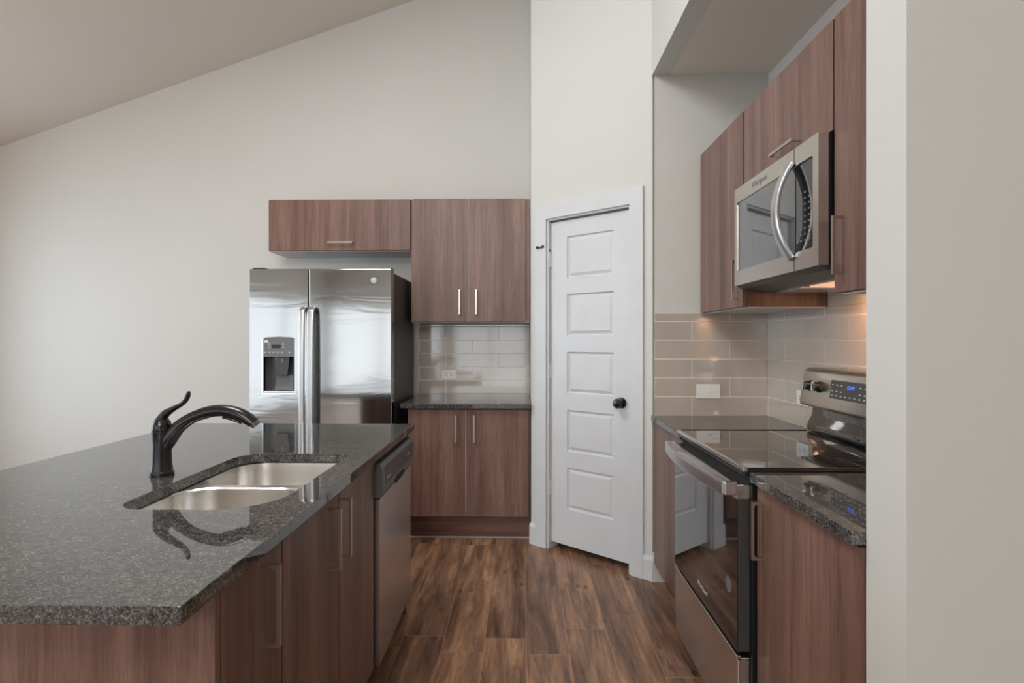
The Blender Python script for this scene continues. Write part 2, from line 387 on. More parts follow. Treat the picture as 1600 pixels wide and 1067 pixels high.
for i, r in enumerate(RW): window(i + 1, (0, YF - .1, 0), (1, 0, 0), (0, 1, 0), *r, 1)
for i, r in enumerate(LW): window(i + 3, (XL - .1, 0, 0), (0, 1, 0), (1, 0, 0), *r, 1)

t = thing('window_5', None, None, (-.95, YF - .1, 2.95), kind='structure')  # frame and panes of the added high window
obj('window_frame', plate(BM(), CW, [[(-2.34, 3.0), (-.98, 3.0), (-.98, 3.59), (-2.34, 3.16)], [(-.92, 3.0), (.45, 3.0), (.45, 4.07), (-.92, 3.61)]], (0, YF - .08, 0), (1, 0, 0), UP, (0, 1, 0), .06), 'white', t)
for h in ([(-2.34, 3.0), (-.98, 3.0), (-.98, 3.59), (-2.34, 3.16)], [(-.92, 3.0), (.45, 3.0), (.45, 4.07), (-.92, 3.61)]):
    obj('window_pane', prism(BM(), h, (0, YF - .055, 0), (1, 0, 0), UP, (0, 1, 0), .006), 'glass', t)

# baseboards
def baseb(name, o, au, nrm, L, h=.135, d=.014):
    return struct(name, prism(BM(), [(0, 0), (d, 0), (d, h - .02), (d * .5, h), (0, h)], o, nrm, UP, au, L), 'white')
baseb('baseboard_pantry_left', P0 + SD * .022, SD, ND, .05)
baseb('baseboard_pantry_right', P0 + SD * .836, SD, ND, LD - .836 + .008)
baseb('baseboard_stub', (.722, 3.05, 0), (1, 0, 0), (0, -1, 0), .089, .16)
baseb('baseboard_back', (XL + .002, YB, 0), (1, 0, 0), (0, -1, 0), 2.4)

# ------------------------------------------------------------ pantry door (local: x = along the wall, y = into the pantry)
def dpt(s, d=0, z=0): return P0 + SD * s + ND * d + UP * z
d = thing('door_1', 'white five panel pantry door in the diagonal wall with a dark knob', 'door', P0, 0, kind='structure')
del d['category']
cas = plate(BM(), [(.07, 0), (.158, 0), (.158, 2.099), (.754, 2.099), (.754, 0), (.835, 0), (.835, 2.19), (.07, 2.19)], [], dpt(0), SD, UP, ND, .016)
cs = obj('door_casing', cas, 'white', d)
jb = BM()
prism(jb, [(0, 0), (.012, 0), (.012, 2.088), (0, 2.088)], dpt(.158, .002), SD, UP, -ND, .1)
prism(jb, [(0, 0), (.012, 0), (.012, 2.088), (0, 2.088)], dpt(.742, .002), SD, UP, -ND, .1)
prism(jb, [(0, 0), (.596, 0), (.596, .012), (0, .012)], dpt(.158, .002, 2.087), SD, UP, -ND, .1)
obj('door_jamb', jb, 'white', d)
s0, s1 = .174, .739; px0, px1 = .296, .630
PZ = [(.272, .532), (.633, .893), (.996, 1.256), (1.357, 1.617), (1.716, 1.976)]
sb = plate(BM(), [(s0, .045), (s1, .045), (s1, 2.078), (s0, 2.078)], [[(px0, a), (px1, a), (px1, c), (px0, c)] for a, c in PZ], dpt(0, -.022), SD, UP, -ND, .034)
for a, c in PZ:
    rings = []
    for ins, dep in ((0, 0), (.006, -.010), (.012, -.011), (.030, -.003), (.032, -.003)):
        rings.append([dpt(px0 + ins, -.022 + dep, a + ins), dpt(px1 - ins, -.022 + dep, a + ins), dpt(px1 - ins, -.022 + dep, c - ins), dpt(px0 + ins, -.022 + dep, c - ins)])
    loft(sb, rings, False, True)
slab = obj('door_slab', sb, 'white', d)
kb = lathe(BM(), [(.031, 0), (.032, .004), (.029, .009), (.014, .012), (.011, .022), (.012, .028), (.022, .034), (.0285, .044), (.0285, .054), (.022, .064), (.010, .067), (.0, .0675)], dpt(.683, -.022, .965), ND)
obj('door_knob', kb, 'blackmetal', slab, True, 'dark bronze round knob')
for z in (.345, 1.09, 1.80):
    hb = lathe(BM(), [(.0065, 0), (.0065, .085)], dpt(.169, -.013, z), UP, 12)
    prism(hb, [(0, 0), (.022, 0), (.022, .085), (0, .085)], dpt(.1725, -.0215, z), SD, UP, ND, .0015)
    lathe(hb, [(.0078, -.003), (.0078, 0)], dpt(.169, -.013, z), UP, 12); lathe(hb, [(.0078, .085), (.004, .09)], dpt(.169, -.013, z), UP, 12)
    obj('door_hinge', hb, 'white', d, True)
st = BM()
tube(st, [(*dpt(.163, -.006, 1.925), .004, .004), (*dpt(.135, .02, 1.922), .0045, .0045), (*dpt(.10, .032, 1.922), .0045, .0045)], UP, 10)
lathe(st, [(.010, 0), (.011, .006), (.008, .012)], dpt(.136, .012, 1.927), ND, 14)
lathe(st, [(.009, 0), (.009, .01)], dpt(.105, .03, 1.922), -SD, 12)
lathe(st, [(.009, -.004), (.009, .004)], dpt(.168, -.010, 1.9), UP, 12)
obj('hinge_pin_stop', st, 'black', d, True, 'small black hinge pin door stop')

# ------------------------------------------------------------ tiled backsplashes
tag(obj('tile_backsplash', bx((-.80, YB - .009, .9145), (.06, YB - .001, 1.458)), 'tile_back'), 'glossy greige tile backsplash between the upper and lower cabinets beside the refrigerator', 'backsplash')
tag(obj('tile_edge_trim', bx((-.812, YB - .011, .9145), (-.801, YB - .001, 1.458)), 'caulk'), 'thin pale edge strip on the left side of the tiles beside the refrigerator', 'trim strip')
tag(obj('tile_backsplash', bx((.733, 3.042, .9145), (1.346, 3.049, 1.474)), 'tile_stub'), 'greige tile backsplash on the short wall between pantry door and corner', 'backsplash')
tag(obj('tile_backsplash', bx((1.347, 1.206, .9145), (1.354, 3.041, 1.474)), 'tile_right'), 'greige tile backsplash on the long wall behind the range', 'backsplash')
b = bx((1.347, 1.75, 1.475), (1.354, 2.445, 1.60)); tag(obj('tile_backsplash', b, 'tile_right'), 'strip of greige tile rising behind the microwave underside', 'backsplash')

# ------------------------------------------------------------ cabinets
def cabinet(name, label, cat, lo, hi, face, doors, toe=None, handles=(), mat_side='wood', bottom=False, gap=.004):
    """axis aligned carcass lo..hi; face in '+x','-x','-y'; doors = (a0,a1,z0,z1) along the face; handles per door (a,z,'v'/'h') """
    ctr = ((lo[0] + hi[0]) / 2, (lo[1] + hi[1]) / 2, 0 if toe else lo[2])
    t = thing(name, label, cat, ctr)
    T = .019; lo, hi = list(lo), list(hi)
    nrm = {'+x': V((1, 0, 0)), '-x': V((-1, 0, 0)), '-y': V((0, -1, 0))}[face]
    # carcass stops behind doors
    cl, ch = list(lo), list(hi)
    if face == '+x': ch[0] -= T + .001
    if face == '-x': cl[0] += T + .001
    if face == '-y': cl[1] += T + .001
    obj('cabinet_body', bx(cl, ch), mat_side, t)
    for i, (a0, a1, z0, z1) in enumerate(doors):
        g = gap / 2
        if face == '+x': l, h = (hi[0] - T, a0 + g, z0), (hi[0], a1 - g, z1)
        if face == '-x': l, h = (lo[0], a0 + g, z0), (lo[0] + T, a1 - g, z1)
        if face == '-y': l, h = (a0 + g, lo[1], z0), (a1 - g, lo[1] + T, z1)
        dr = obj('cabinet_door', bx(l, h, .0008), 'wood', t)
        if i < len(handles) and handles[i]:
            a, z, o = handles[i]
            p = (a, lo[1], z) if face == '-y' else ((hi[0] if face == '+x' else lo[0]), a, z)
            ax = (0, 0, 1) if o == 'v' else ((1, 0, 0) if face == '-y' else (0, 1, 0))
            obj('door_handle', pull(p, nrm, ax), 'bronze', dr, False, 'brushed bronze bar pull')
    if toe:
        l, h, mt = toe; obj('toe_kick', bx(l, h), mt, t)
    if bottom: obj('underside_panel', bx((cl[0] + .004, cl[1] + .001, cl[2] - .004), (ch[0] - .001, ch[1] - .004, cl[2])), 'melamine', t, False, 'pale underside')
    return t

# back run
cabinet('wall_cabinet', 'low wide walnut wall cabinet mounted above the refrigerator', 'cabinet', (-1.838, 3.95, 1.974), (-.799, YB - .001, 2.343), '-y',
        [(-1.822, -.799, 1.976, 2.343)], handles=[(-1.302, 2.030, 'h')], bottom=True)
tc = cabinet('wall_cabinet', 'tall double door walnut wall cabinet beside the refrigerator', 'cabinet', (-.797, 3.95, 1.460), (.058, YB - .010, 2.345), '-y',
        [(-.787, -.384, 1.462, 2.345), (-.380, .030, 1.462, 2.345)], handles=[(-.444, 1.60, 'v'), (-.325, 1.60, 'v')], bottom=True)
obj('door_gap_strip', bx((-.3838, 3.9535, 1.463), (-.3802, 3.968, 2.344)), 'caulk', tc, False, 'white edge line between the doors')
t = cabinet('base_cabinet', 'double door walnut base cabinet between refrigerator and pantry door', 'cabinet', (-.75, 3.60, .168), (.055, YB - .012, .8835), '-y',
        [(-.742, -.369, .172, .872), (-.365, .046, .172, .872)], toe=((-.75, 3.70, .001), (.055, 3.72, .168), 'woodh'), handles=[(-.428, .75, 'v'), (-.31, .75, 'v')])
obj('door_gap_strip', bx((-.3688, 3.6035, .174), (-.3652, 3.618, .872)), 'caulk', t, False, 'white edge line between the doors')
obj('floor_caulk', bx((-.75, 3.695, .0005), (.055, 3.70, .007)), 'caulk', t, False, 'thin white line at the floor')

# ------------------------------------------------------------ countertops
def ctop(label, outer, holes=(), z=.914, th=.030):
    pts = outer; o = obj('granite_countertop', plate(BM(), pts, list(holes), (0, 0, z - th), (1, 0, 0), (0, 1, 0), (0, 0, 1), th), 'granite')
    bv = o.modifiers.new('bevel', 'BEVEL'); bv.width = .0025; bv.segments = 2; bv.limit_method = 'ANGLE'; bv.angle_limit = math.radians(50)
    return tag(o, label, 'countertop')
ctop('small dark granite countertop beside the refrigerator on the back wall', [(-.79, 3.565), (.058, 3.565), (.058, YB - .012), (-.79, YB - .012)])
SO = rrect(-1.015, 1.335, -.622, 2.0, (.075, .15, .06, .09), 8)
ctop('large dark speckled granite countertop of the kitchen island around the sink', rrect(-1.66, .849, -.532, 2.725, .004, 2), [SO])
ctop('short dark granite countertop between range and short tiled wall', [(.712, 2.492), (1.346, 2.492), (1.346, 3.041), (.712, 3.041)])
ctop('short dark granite countertop in front of the range, ending at the partition wall', [(.716, 1.2075), (1.346, 1.2075), (1.346, 1.742), (.716, 1.742)])

# ------------------------------------------------------------ island
FX = -.553
cabinet('island_cabinet', 'narrow single door walnut cabinet at the near end of the island', 'cabinet', (-1.25, .999, .10), (FX, 1.262, .8835), '+x',
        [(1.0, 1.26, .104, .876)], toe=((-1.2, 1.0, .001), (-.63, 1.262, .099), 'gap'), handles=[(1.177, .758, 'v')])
cabinet('island_cabinet', 'double door walnut sink cabinet in the middle of the island', 'cabinet', (-1.25, 1.264, .10), (FX, 2.050, .62), '+x',
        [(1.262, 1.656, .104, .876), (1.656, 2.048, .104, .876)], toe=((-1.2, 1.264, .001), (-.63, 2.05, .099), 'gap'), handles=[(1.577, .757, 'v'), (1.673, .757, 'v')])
tag(obj('island_end_panel', bx((-1.25, .981, .001), (FX + .001, .998, .8835)), 'wood'), 'flat reddish walnut end panel of the island facing the camera', 'panel')
tag(obj('island_end_panel', bx((-1.25, 2.664, .001), (FX - .01, 2.682, .8835)), 'wood'), 'walnut end panel of the island beyond the dishwasher', 'panel')
tag(obj('island_back_panel', bx((-1.27, .981, .001), (-1.251, 2.682, .8835)), 'wood'), 'walnut panel closing the seating side of the island', 'panel')

# dishwasher
dw = thing('dishwasher', 'stainless steel dishwasher built into the far end of the island', 'dishwasher', (-.85, 2.36, 0))
y0, y1 = 2.064, 2.652
obj('dishwasher_body', bx((-1.15, y0 + .003, .10), (-.585, y1 - .003, .870)), 'black', dw)
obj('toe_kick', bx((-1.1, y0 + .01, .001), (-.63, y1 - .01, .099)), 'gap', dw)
obj('side_gap', bx((-.60, y0 - .012, .10), (-.5755, y0 + .003, .868)), 'gap', dw)
b = prism(BM(), [(-.584, .095), (-.540, .095), (-.536, .10), (-.536, .728), (-.584, .728)], (0, y0 + .004, 0), (1, 0, 0), (0, 0, 1), (0, 1, 0), y1 - y0 - .008)
obj('dishwasher_door', b, 'steel', dw)
prof = [(-.584, .733), (-.534, .733), (-.527, .742), (-.522, .765), (-.524, .835), (-.532, .862), (-.584, .862)]
b = prism(BM(), prof, (0, y0 + .002, 0), (1, 0, 0), (0, 0, 1), (0, 1, 0), y1 - y0 - .004, .0015)
cp = obj('control_panel', b, 'grey', dw, False, 'grey plastic control panel')
obj('panel_inlay', bx((-.5235, y0 + .035, .772), (-.5222, y1 - .02, .842), .0004), 'greyd', cp)
obj('handle_pocket', prism(BM(), [(2.285, .735), (2.42, .735), (2.45, .752), (2.43, .766), (2.30, .766), (2.27, .752)], (-.5265, 0, 0), (0, 1, 0), (0, 0, 1), (1, 0, 0), .004), 'gap', cp, False, 'dark hand recess')
text('panel_marking', 'Whirlpool', .017, (-.5220, 2.155, .795), (0, 1, 0), UP, 'greyl', cp)
text('panel_marking', 'I  00:', .022, (-.5220, 2.52, .806), (0, 1, 0), UP, 'greyl', cp)

# ------------------------------------------------------------ sink
sk = thing('kitchen_sink', 'undermount stainless double bowl sink set into the island countertop', 'sink', (-.82, 1.67, .70))
def ring(o, z): return [(x, y, z) for x, y in o]
b = BM()
def bowl(b, fl, x0, y0, x1, y1, r):
    R = lambda i, rr: rrect(x0 + i, y0 + i, x1 - i, y1 - i, [max(.02, q + rr) for q in r], 8)
    rs = [ring(rrect(*fl, .001, 8), .8815), ring(R(-.006, .006), .8815), ring(R(0, 0), .877), ring(R(.003, 0), .85), ring(R(.012, 0), .72), ring(R(.022, 0), .698), ring(R(.045, -.01), .686), ring(R(.09, -.02), .683)]
    loft(b, rs, False, True)
bowl(b, (-1.045, 1.30, -.585, 1.672), -1.018, 1.325, -.628, 1.655, (.08, .16, .10, .10))
bowl(b, (-1.045, 1.672, -.585, 2.035), -1.018, 1.690, -.625, 2.010, (.10, .10, .07, .10))
bl = obj('sink_bowls', b, 'steels', sk, True)
for y in (1.49, 1.85):
    db = lathe(BM(), [(.042, 0), (.042, .002), (.036, .003), (.030, .0015), (.012, .0015), (.010, .004), (0, .004)], (-.82, y, .6832), UP)
    obj('sink_drain', db, 'chrome', sk, True)

# ------------------------------------------------------------ faucet
fc = thing('kitchen_faucet', 'dark bronze single lever pull-out kitchen faucet beside the island sink', 'faucet', (-1.108, 1.676, .914))
FY = 1.676
b = lathe(BM(), [(.0345, 0), (.035, .003), (.034, .011), (.031, .014), (.0305, .018), (.0285, .03), (.027, .06), (.0265, .10), (.0265, .128), (.0272, .130), (.0272, .136)], (-1.108, FY, .9145), UP, 36)
tube(b, [(-1.106, FY, .985, .018, .018), (-1.085, FY, 1.025, .0235, .022), (-1.055, FY, 1.062, .020, .019), (-1.018, FY, 1.088, .0178, .0175), (-.985, FY, 1.102, .0175, .017)], (0, 1, 0), 20)
bd = obj('faucet_body', b, 'blackmetal', fc, True)
b = tube(BM(), [(-.986, FY, 1.1015, .0183, .018), (-.95, FY, 1.111, .0180, .018), (-.91, FY, 1.1125, .0180, .019), (-.875, FY, 1.105, .0185, .021), (-.845, FY, 1.091, .0185, .0225), (-.822, FY, 1.076, .0165, .0225)], (0, 1, 0), 20)
sp = obj('spray_head', b, 'blackmetal', fc, True)
b = tube(BM(), [(-.915, FY, 1.0925, .005, .010), (-.895, FY, 1.089, .0055, .011), (-.872, FY, 1.081, .005, .010), (-.86, FY, 1.075, .003, .009)], (0, 1, 0), 12)
obj('spray_button', b, 'black', sp, True)
b = tube(BM(), [(-.829, FY, 1.081, .014, .018), (-.8155, FY, 1.0695, .0135, .0175)], (0, 1, 0), 16, 0)
obj('spray_nozzle', b, 'greyd', sp, True)
b = lathe(BM(), [(.0265, 0), (.0272, .004), (.0265, .016), (.0235, .028), (.017, .038), (.008, .043), (0, .044)], (-1.108, FY, 1.0515), UP, 32)
tube(b, [(-1.118, FY, 1.075, .016, .020), (-1.098, FY, 1.101, .0125, .0165), (-1.072, FY, 1.118, .0085, .014), (-1.048, FY, 1.131, .0065, .0125), (-1.033, FY, 1.145, .0062, .0115), (-1.026, FY, 1.161, .006, .010), (-1.024, FY, 1.172, .0035, .006)], (0, 1, 0), 18)
obj('lever_handle', b, 'blackmetal', fc, True)

# ------------------------------------------------------------ refrigerator
fr = thing('refrigerator', 'stainless side by side refrigerator with dispenser standing against the back wall', 'refrigerator', (-1.287, 3.85, 0))
fx0, fx1, fs, fy = -1.744, -.829, -1.364, 3.50
obj('fridge_body', bx((fx0 + .004, fy + .068, .03), (fx1 - .002, 4.20, 1.765), .004), 'darksteel', fr)
obj('base_grille', bx((fx0 + .01, fy + .05, .001), (fx1 - .01, 4.15, .029)), 'black', fr)
dx0, dx1, dz0, dz1 = -1.655, -1.453, .990, 1.345
hole = [(dx0, dz0), (dx1, dz0), (dx1, dz1 - .008), (dx1 - .015, dz1), (dx0 + .015, dz1), (dx0, dz1 - .008)]
lo_d = obj('freezer_door', plate(BM(), rrect(fx0, .03, fs - .003, 1.785, .006, 3), [hole], (0, fy, 0), (1, 0, 0), (0, 0, 1), (0, 1, 0), .065), 'steelf', fr)
mo = lo_d.modifiers.new('bevel', 'BEVEL'); mo.width = .005; mo.segments = 3; mo.limit_method = 'ANGLE'; mo.angle_limit = math.radians(50)
ro_d = obj('fridge_door', bx((fs + .003, fy, .03), (fx1, fy + .065, 1.785), .006), 'steelf', fr)
obj('fridge_hinge_cover', bx((fx0 + .01, fy + .02, 1.7855), (fx0 + .09, fy + .10, 1.795), .003), 'black', fr)
obj('fridge_hinge_cover', bx((fx1 - .09, fy + .02, 1.7855), (fx1 - .01, fy + .10, 1.795), .003), 'black', fr)
for (xa, xb, dd) in ((-1.399, -1.371, lo_d), (-1.353, -1.310, ro_d)):
    xc = (xa + xb) / 2; hw = (xb - xa) / 2 if dd is ro_d else .017
    b = tube(BM(), [(xc, fy - .006, 1.535, .006, hw), (xc, fy - .035, 1.525, .008, hw), (xc, fy - .052, 1.46, .009, hw), (xc, fy - .058, 1.1, .009, hw), (xc, fy - .052, .64, .009, hw), (xc, fy - .035, .575, .008, hw), (xc, fy - .006, .565, .006, hw)], (1, 0, 0), 16, 5, .55)
    obj('door_handle', b, 'satin', dd, True)
# dispenser
dp = obj('dispenser_housing', BM(), 'grey', lo_d)
b = BM()
# recess shell: back (curved), sides, floor
rb = []
for i in range(9):
    a = PI * i / 8; rb.append(((dx0 + dx1) / 2 - (dx1 - dx0) / 2 * math.cos(a) * .97, fy + .02 + .043 * math.sin(a)))
loft(b, [[(x, y, dz0 + .005) for x, y in rb], [(x, y, 1.225) for x, y in rb]], closed=False)
obj('dispenser_recess', b, 'greyd', lo_d, True, 'dark concave recess')
b = BM(); box(b, (dx0 + .002, fy + .002, dz0 + .001), (dx1 - .002, fy + .064, dz0 + .012), .002)
obj('drip_tray', b, 'chrome', lo_d)
b = prism(BM(), [(dx0 + .003, 1.222), (dx1 - .003, 1.222), (dx1 - .003, 1.338), (dx1 - .02, 1.347), ((dx0 + dx1) / 2, 1.351), (dx0 + .02, 1.347), (dx0 + .003, 1.338)], (0, fy - .004, 0), (1, 0, 0), (0, 0, 1), (0, 1, 0), .045, .001)
pn = obj('dispenser_panel', b, 'grey', lo_d)
obj('panel_display', bx((-1.598, fy - .0055, 1.277), (-1.542, fy - .003, 1.300)), 'black', pn)
for (bx_, bz) in ((-1.615, 1.303), (-1.615, 1.283), (-1.525, 1.303), (-1.525, 1.283), (-1.64, 1.250), (-1.612, 1.250), (-1.587, 1.250), (-1.560, 1.250), (-1.533, 1.250), (-1.485, 1.250)):
    obj('panel_button', bx((bx_ - .006, fy - .0052, bz - .004), (bx_ + .006, fy - .003, bz + .004), .0006), 'greyl', pn)
obj('panel_badge', bx((-1.648, fy - .0052, 1.312), (-1.622, fy - .003, 1.328)), 'whitep', pn)
b = prism(BM(), [(-1.575, 1.10), (-1.505, 1.10), (-1.49, 1.222), (-1.59, 1.222)], (0, fy + .012, 0), (1, 0, 0), (0, 0, 1), (0, 1, 0), .010, .002)
obj('dispenser_paddle', b, 'greyd', lo_d)
b = BM(); lathe(b, [(.012, 0), (.016, .03)], (-1.535, fy + .022, 1.185), UP, 16); lathe(b, [(.007, 0), (.011, .03)], (-1.575, fy + .02, 1.19), UP, 14)
obj('dispenser_spout', b, 'grey', lo_d, True)
obj('recess_backplate', prism(BM(), [(-1.605, 1.005), (-1.475, 1.005), (-1.475, 1.10), (-1.59, 1.10)], (0, fy + .05, 0), (1, 0, 0), (0, 0, 1), (0, 1, 0), .004), 'grey', lo_d)
bpy.data.objects.remove(dp)
tr = plate(BM(), [(dx0 - .009, dz0 - .009), (dx1 + .008, dz0 - .009), (dx1 + .008, dz1 - .01), (dx0 - .009, dz1 - .01)], [[(dx0 + .001, dz0 + .001), (dx1 - .001, dz0 + .001), (dx1 - .001, dz1 - .0105), (dx0 + .001, dz1 - .0105)]], (0, fy - .004, 0), (1, 0, 0), (0, 0, 1), (0, 1, 0), .003)
obj('dispenser_trim', tr, 'chrome', lo_d)
bg = obj('round_badge', lathe(BM(), [(.019, 0), (.019, .002), (.016, .003), (0, .003)], (-.944, fy, 1.711), (0, -1, 0), 28), 'greyl', ro_d, True, 'small round silver badge')
text('badge_monogram', 'GE', .016, (-.944, fy - .0032, 1.711), (1, 0, 0), UP, 'steel', bg, .0004, .3)

# ------------------------------------------------------------ outlets and switches
def plateobj(name, label, cat, c, nrm, wid, hgt, kind):
    """c centre on the wall, horizontal plate"""
    n = V(nrm); r = UP.cross(n) ; r = -r if False else r
    t = thing(name, label, cat, c); c = V(c)
    def bb(u0, v0, u1, v1, d0, d1, bev=0): return prism(BM(), rrect(u0, v0, u1, v1, .003, 3), c + n * d0, r, UP, n, d1 - d0, bev)
    pl = obj('cover_plate', bb(-wid / 2, -hgt / 2, wid / 2, hgt / 2, 0, .005, .001), 'whitep', t)
    if kind == 'outlet':
        for s in (-1, 1):
            f = obj('socket', bb(s * .0195 - .014, -.017, s * .0195 + .014, .017, .0045, .0065), 'whitep', t)
            for k in (-1, 1): obj('slot', bb(s * .0195 - .006, k * .007 - .0012, s * .0195 + .004, k * .007 + .0012, .006, .0069), 'gap', f)
            obj('slot', bb(s * .0195 + .006, -.0025, s * .0195 + .010, .0025, .006, .0069), 'gap', f)
    else:
        obj('toggle_bezel', bb(-.012, -.005, .012, .005, .0045, .0065), 'whitep', t)
        obj('toggle', bb(-.001, -.0035, .008, .0035, .006, .013), 'whitep', t)
    return t
plateobj('wall_outlet', 'white horizontal electrical outlet on the glossy tiles beside the refrigerator', 'outlet', (-.566, YB - .0092, 1.061), (0, -1, 0), .114, .072, 'outlet')
plateobj('wall_switch', 'white horizontal toggle switch on the tiles beside the pantry door', 'switch', (1.025, 3.0418, 1.048), (0, -1, 0), .128, .078, 'switch')
plateobj('wall_outlet', 'white electrical outlet half hidden behind the left end of the range console', 'outlet', (1.3468, 2.655, 1.052), (-1, 0, 0), .114, .072, 'outlet')

# ------------------------------------------------------------ right run base cabinets
cabinet('base_cabinet', 'walnut base cabinet between the range and the pantry door wall', 'cabinet', (.728, 2.494, .10), (1.345, 3.046, .8835), '-x',
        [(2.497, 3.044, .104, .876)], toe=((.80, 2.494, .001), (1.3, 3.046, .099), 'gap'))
cabinet('base_cabinet', 'walnut base cabinet under the counter in front of the range, ending at the partition', 'cabinet', (.738, 1.2075, .10), (1.345, 1.742, .8835), '-x',
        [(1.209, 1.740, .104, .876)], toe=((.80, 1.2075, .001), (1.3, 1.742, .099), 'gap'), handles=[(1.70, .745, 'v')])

# ------------------------------------------------------------ range
rg = thing('range_oven', 'freestanding stainless electric range with black glass oven door and cooktop', 'range', (1.0, 2.117, 0))
ry0, ry1 = 1.748, 2.486
obj('range_body', bx((.728, ry0 + .003, .03), (1.32, ry1 - .003, .900)), 'black', rg)
for yy in (ry0 + .05, ry1 - .05):
    for xx in (.77, 1.27): obj('leveling_foot', lathe(BM(), [(.015, 0), (.015, .03)], (xx, yy, .0005), UP, 12), 'black', rg)
b = bx((.700, ry0, .900), (1.285, ry1, .921), .004); obj('cooktop_frame', b, 'black', rg)
obj('cooktop_rim', bx((.716, ry1 - .006, .9212), (1.275, ry1 - .001, .9292), .001), 'black', rg)
ck = obj('cooktop_glass', bx((.712, ry0 + .004, .9212), (1.28, ry1 - .0065, .9262), .0015), 'blackglass', rg)
for (xx, yy, rr) in ((.87, 1.94, .105), (.87, 2.31, .08), (1.13, 1.94, .08), (1.13, 2.31, .10)):
    rb_ = BM(); n = 48; loft(rb_, [[(xx + q * math.cos(2 * PI * i / n), yy + q * math.sin(2 * PI * i / n), .9264) for i in range(n)] for q in (rr, rr + .0015)]); obj('burner_ring', rb_, 'grey', ck)
obj('cooktop_trim', bx((.699, ry0 - .001, .914), (.7125, ry1 + .001, .9268), .002), 'steel', rg)
obj('vent_slot_panel', bx((.722, ry0 + .008, .868), (.730, ry1 - .008, .900)), 'gap', rg)
# oven door
od = obj('oven_door', bx((.690, ry0 + .018, .335), (.7275, ry1 - .012, .868), .003), 'darksteel', rg)
obj('oven_glass', bx((.6865, ry0 + .018, .336), (.6898, ry1 - .012, .822), .0012), 'blackglass', od, False, 'glossy black oven glass')
tb = bx((.684, ry0 + .017, .823), (.7278, ry1 - .011, .8685), .002); obj('door_top_trim', tb, 'steel', od)
ym = (ry0 + ry1) / 2
hp = []
for i in range(11):
    q = -1 + 2 * i / 10; hp.append((.6475 - .030 * (1 - q * q), ym + q * .345, .858, .0085, .0225))
b = tube(BM(), hp, (0, 0, 1), 16, 3, .6)
oh = obj('oven_handle', b, 'satin', od, True)
for q in (-1, 1):
    obj('handle_bracket', bx((.645, ym + q * .345 - .012, .836), (.686, ym + q * .345 + .012, .878), .003), 'steel', oh)
text('oven_logo', 'Whirlpool', .028, (.6862, 2.105, .388), (0, -1, 0), UP, 'greyl', od, .0004)
obj('round_disc', lathe(BM(), [(.026, 0), (.026, .0004), (0, .0005)], (.6864, 1.838, .52), (-1, 0, 0), 28), 'grey', od, False, 'grey round disc')  # thin grey disc on the oven glass
drw = obj('storage_drawer', bx((.688, ry0 + .018, .035), (.727, ry1 - .012, .318), .003), 'steel', rg)
obj('drawer_lip', bx((.684, ry0 + .018, .308), (.700, ry1 - .012, .324), .002), 'steel', drw)
# back console
cp_ = [(1.288, 1.04), (1.248, 1.042), (1.242, 1.05), (1.256, 1.165), (1.266, 1.195), (1.285, 1.208), (1.335, 1.208), (1.335, 1.04)]
b = prism(BM(), cp_, (0, ry0 + .002, 0), (1, 0, 0), (0, 0, 1), (0, 1, 0), ry1 - ry0 - .004, .004)
cons = obj('control_console', b, 'steelw', rg, True)
lw = [(1.335, .9268), (1.279, .9268), (1.268, .940), (1.272, .962), (1.292, 1.00), (1.296, 1.04), (1.335, 1.04)]
obj('console_riser', prism(BM(), lw, (0, ry0 + .012, 0), (1, 0, 0), (0, 0, 1), (0, 1, 0), ry1 - ry0 - .024, .002), 'blackglass', rg, True, 'glossy black riser behind the cooktop')
cn = V((-1, 0, .12)).normalized()
def cpt(y, z, dd=0): return V((1.242 + (z - 1.05) * .1217, y, z)) + cn * dd
for yy in (2.405, 2.335, 1.90, 1.83):
    kb = lathe(BM(), [(.0, 0), (.024, .0), (.024, .004), (.020, .006), (.0185, .026), (.016, .028), (0, .028)], cpt(yy, 1.132), cn, 24)
    k = obj('control_knob', kb, 'black', cons, True)
    gb = prism(BM(), [(-.004, -.019), (.004, -.019), (.004, .019), (-.004, .019)], cpt(yy, 1.132, .026), (0, 1, 0), (.12, 0, 1), cn, .009, .001); obj('knob_grip', gb, 'chrome', k)
pu = V((.1217, 0, 1)).normalized()
b = prism(BM(), [(1.965, -.037), (2.25, -.037), (2.25, .037), (1.965, .037)], cpt(0, 1.132, .0), (0, 1, 0), pu, cn, .002, .0005)
dpn = obj('touch_panel', b, 'greyd', cons)
text('clock_digits', '12:19', .021, cpt(2.115, 1.145, .0028), (0, -1, 0), pu, 'blue', dpn, .0005)
for i in range(9):
    for j, zz in enumerate((1.108, 1.125, 1.150)):
        yy = 2.235 - i * .03
        if 2.07 < yy < 2.16 and zz > 1.12: continue
        b = prism(BM(), [(-.006, -.0022), (.006, -.0022), (.006, .0022), (-.006, .0022)], cpt(yy, zz, .002), (0, 1, 0), pu, cn, .0006); obj('touch_key', b, 'greyl', dpn)

